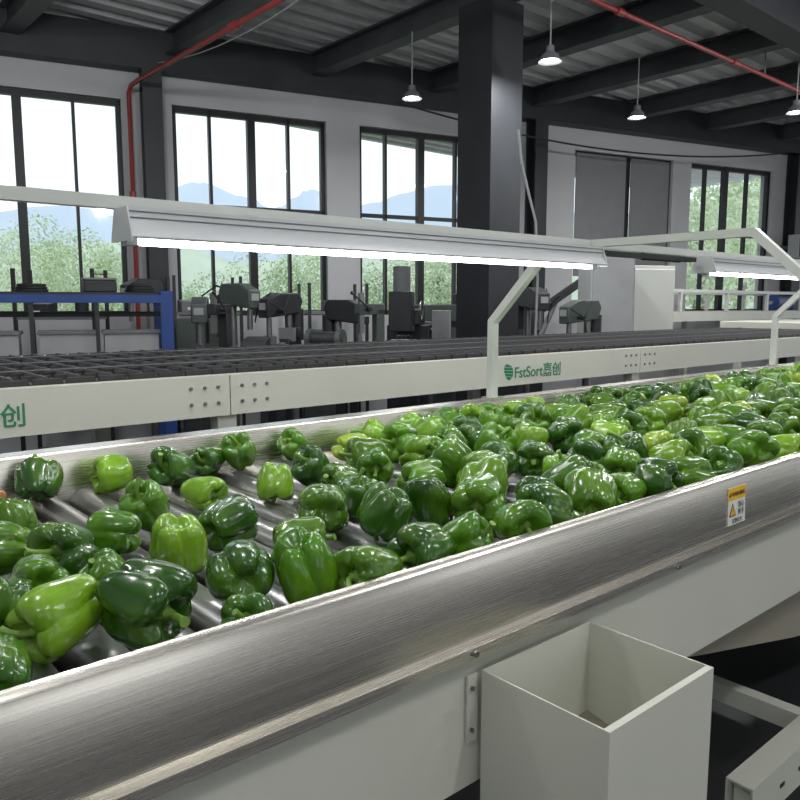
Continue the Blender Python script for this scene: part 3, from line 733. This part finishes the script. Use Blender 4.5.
sname = {'dark': 'dark green', 'mid': 'green', 'light': 'light green', 'yellow': 'yellow-green', 'turn': 'orange-red'}
hand = [(28, 474, 'dark', 'lean', .95), (112, 472, 'light', 'side', .90), (172, 468, 'dark', 'side', 1.0), (182, 447, 'dark', 'side', .85), (238, 453, 'mid', 'lean', .85), (283, 441, 'mid', 'lean', .82),
 (204, 489, 'light', 'side', .80), (275, 480, 'light', 'down', .90), (312, 468, 'dark', 'lean', .93), (146, 508, 'mid', 'lean', .86), (112, 530, 'mid', 'side', .90), (66, 553, 'dark', 'side', .97),
 (181, 542, 'light', 'down', .95), (228, 523, 'dark', 'side', .95), (302, 538, 'mid', 'side', .90), (322, 510, 'mid', 'side', .98), (343, 480, 'mid', 'side', .93), (376, 466, 'mid', 'side', .93),
 (386, 516, 'dark', 'down', .98), (358, 494, 'dark', 'up', .86), (58, 618, 'light', 'side', .97), (140, 612, 'dark', 'side', 1.15), (36, 582, 'mid', 'side', .88), (106, 577, 'mid', 'lean', .72),
 (0, 612, 'dark', 'lean', .92), (4, 545, 'mid', 'side', .88), (-12, 668, 'dark', 'side', .85), (254, 573, 'dark', 'side', .93), (312, 573, 'mid', 'down', .94), (250, 612, 'dark', 'lean', .72), (364, 578, 'mid', 'side', .95),
 (422, 552, 'dark', 'side', 1.0), (468, 540, 'mid', 'lean', .9), (430, 502, 'dark', 'down', 1.0), (480, 505, 'mid', 'side', 1.05), (520, 527, 'mid', 'side', 1.0), (537, 496, 'dark', 'side', 1.0), (590, 500, 'mid', 'side', 1.08),
 (560, 474, 'light', 'up', .88), (421, 455, 'light', 'side', 1.1), (373, 438, 'light', 'lean', 1.0), (441, 422, 'mid', 'side', 1.0), (472, 415, 'mid', 'side', 1.0), (413, 424, 'dark', 'up', .9), (352, 447, 'yellow', 'side', .9),
 (655, 486, 'dark', 'side', 1.05), (628, 492, 'mid', 'side', .92), (722, 468, 'dark', 'lean', 1.0), (-14, 500, 'turn', 'side', .75), (14, 520, 'mid', 'lean', .78), (788, 410, 'turn', 'side', .9), (696, 478, 'mid', 'side', .95), (790, 450, 'light', 'side', 1.0)]
P = []
for px, py, sh, po, s in hand:
    q = at_z(px, py, RT+.043); P.append([q.x, q.y, sh, po, s, True])
r = random.Random(8)
tries = 0
while tries < 14000:
    tries += 1
    X = r.uniform(.6, 4.8); Y = r.uniform(.785, 1.65)
    px, py = proj(Vector((X, Y, RT+.043)))
    if px < 345 or px > 835: continue
    if px < 480 and r.random() < .97 and Y < 1.25: continue
    if all((X-a[0])**2+(Y-a[1])**2 > .105**2 for a in P):
        sh = r.choices(['dark', 'mid', 'light', 'yellow'], [.27, .44, .23, .06])[0]
        po = r.choices(['side', 'lean', 'up', 'down'], [.60, .19, .07, .14])[0]
        P.append([X, Y, sh, po, r.uniform(1.0, 1.13), False])
for it in range(80):
    for i in range(len(P)):
        for j in range(i+1, len(P)):
            dx = P[j][0]-P[i][0]; dy = P[j][1]-P[i][1]; d = sqrt(dx*dx+dy*dy); m_ = .090*(P[i][4]+P[j][4])/2
            if 1e-6 < d < m_:
                k_ = (m_-d)/d*.5; P[i][0] -= dx*k_; P[i][1] -= dy*k_; P[j][0] += dx*k_; P[j][1] += dy*k_
    for a in P: a[1] = min(max(a[1], .730+.049*a[4]), 1.696-.048*a[4])
ones = ['', 'first', 'second', 'third', 'fourth', 'fifth', 'sixth', 'seventh', 'eighth', 'ninth', 'tenth', 'eleventh', 'twelfth', 'thirteenth', 'fourteenth', 'fifteenth', 'sixteenth', 'seventeenth', 'eighteenth', 'nineteenth']
tens = {2: 'twent', 3: 'thirt', 4: 'fort', 5: 'fift', 6: 'sixt', 7: 'sevent'}
def ordn(n):
    if n < 20: return ones[n]
    return tens[n//10]+('ieth' if n % 10 == 0 else 'y-'+ones[n % 10])
bands = ['along the near rail', 'in the second lane back', 'along the roller centre line', 'in the fourth lane back', 'along the far rail']
pose_w = {'side': 'lying on its side', 'lean': 'leaning over', 'up': 'standing stem up', 'down': 'standing stem down'}
groups = {}
for a in P: groups.setdefault(max(0, min(4, int((a[1]-.77)/.178))), []).append(a)
cnt = 0
for bnd, lst in groups.items():
    lst.sort(key=lambda a: proj(Vector((a[0], a[1], RT+.04)))[0])
    for i, a in enumerate(lst):
        X, Y, sh, po, s, hd = a
        bd, sd, allv, sp = PV[r.randrange(len(PV))]
        yaw = r.uniform(0, 2*pi); spin = r.uniform(0, 2*pi)
        if po in ('side', 'lean') and r.random() < .35: yaw = radians(-130)+r.uniform(-1.2, 1.2)
        tl = {'side': radians(r.uniform(78, 102)), 'lean': radians(r.uniform(40, 65)), 'up': radians(r.uniform(4, 22)), 'down': radians(r.uniform(150, 176))}[po]
        Rm_ = (Matrix.Rotation(yaw, 3, 'Z') @ Matrix.Rotation(tl, 3, 'Y') @ Matrix.Rotation(spin, 3, 'Z'))
        mz = min((Rm_[2].dot(v)) for v in allv)*s
        o = thing('bell_pepper', '%s bell pepper %s, %s from left %s' % (sname[sh], pose_w[po], ordn(i+1), bands[bnd]), 'bell pepper', (X, Y, RT-mz-.003), 'green bell peppers on the rollers')
        o.rotation_euler = Rm_.to_euler(); o.scale = (s, s, s)
        b = bpy.data.objects.new('body', bd); C.objects.link(b); b.parent = o
        c = r.choice(shades[sh]); f = r.uniform(.88, 1.15); b.color = (c[0]*f, c[1]*f, c[2]*f, 1)
        st = bpy.data.objects.new('stem', sd); C.objects.link(st); st.parent = o
        cnt += 1
print('PEPPERS', cnt)

# ------------------------------------------------------------------ world, camera
w = bpy.data.worlds.new('overcast_sky'); SC.world = w; w.use_nodes = True
nt = w.node_tree; bg = nt.nodes['Background']
tc = nt.nodes.new('ShaderNodeTexCoord'); sx = nt.nodes.new('ShaderNodeSeparateXYZ'); cr = nt.nodes.new('ShaderNodeValToRGB')
nt.links.new(tc.outputs['Generated'], sx.inputs[0]); nt.links.new(sx.outputs['Z'], cr.inputs[0])
cr.color_ramp.elements[0].position = 0; cr.color_ramp.elements[0].color = (.90, .93, .96, 1)
cr.color_ramp.elements[1].position = .5; cr.color_ramp.elements[1].color = (.92, .96, 1, 1)
nt.links.new(cr.outputs[0], bg.inputs[0]); bg.inputs[1].default_value = 1.4
cd = bpy.data.cameras.new('camera'); cam = bpy.data.objects.new('camera', cd); C.objects.link(cam)
cd.sensor_width = 36; cd.lens = 36*FL/800; cd.clip_start = .02; cd.clip_end = 600
cam.location = (0, 0, 0); cam.rotation_euler = (pi/2-PT, 0, TH-pi/2)
SC.camera = cam
for o in list(C.objects):
    if o.parent is None: o.location.z += H
SC.view_settings.view_transform = 'Standard'
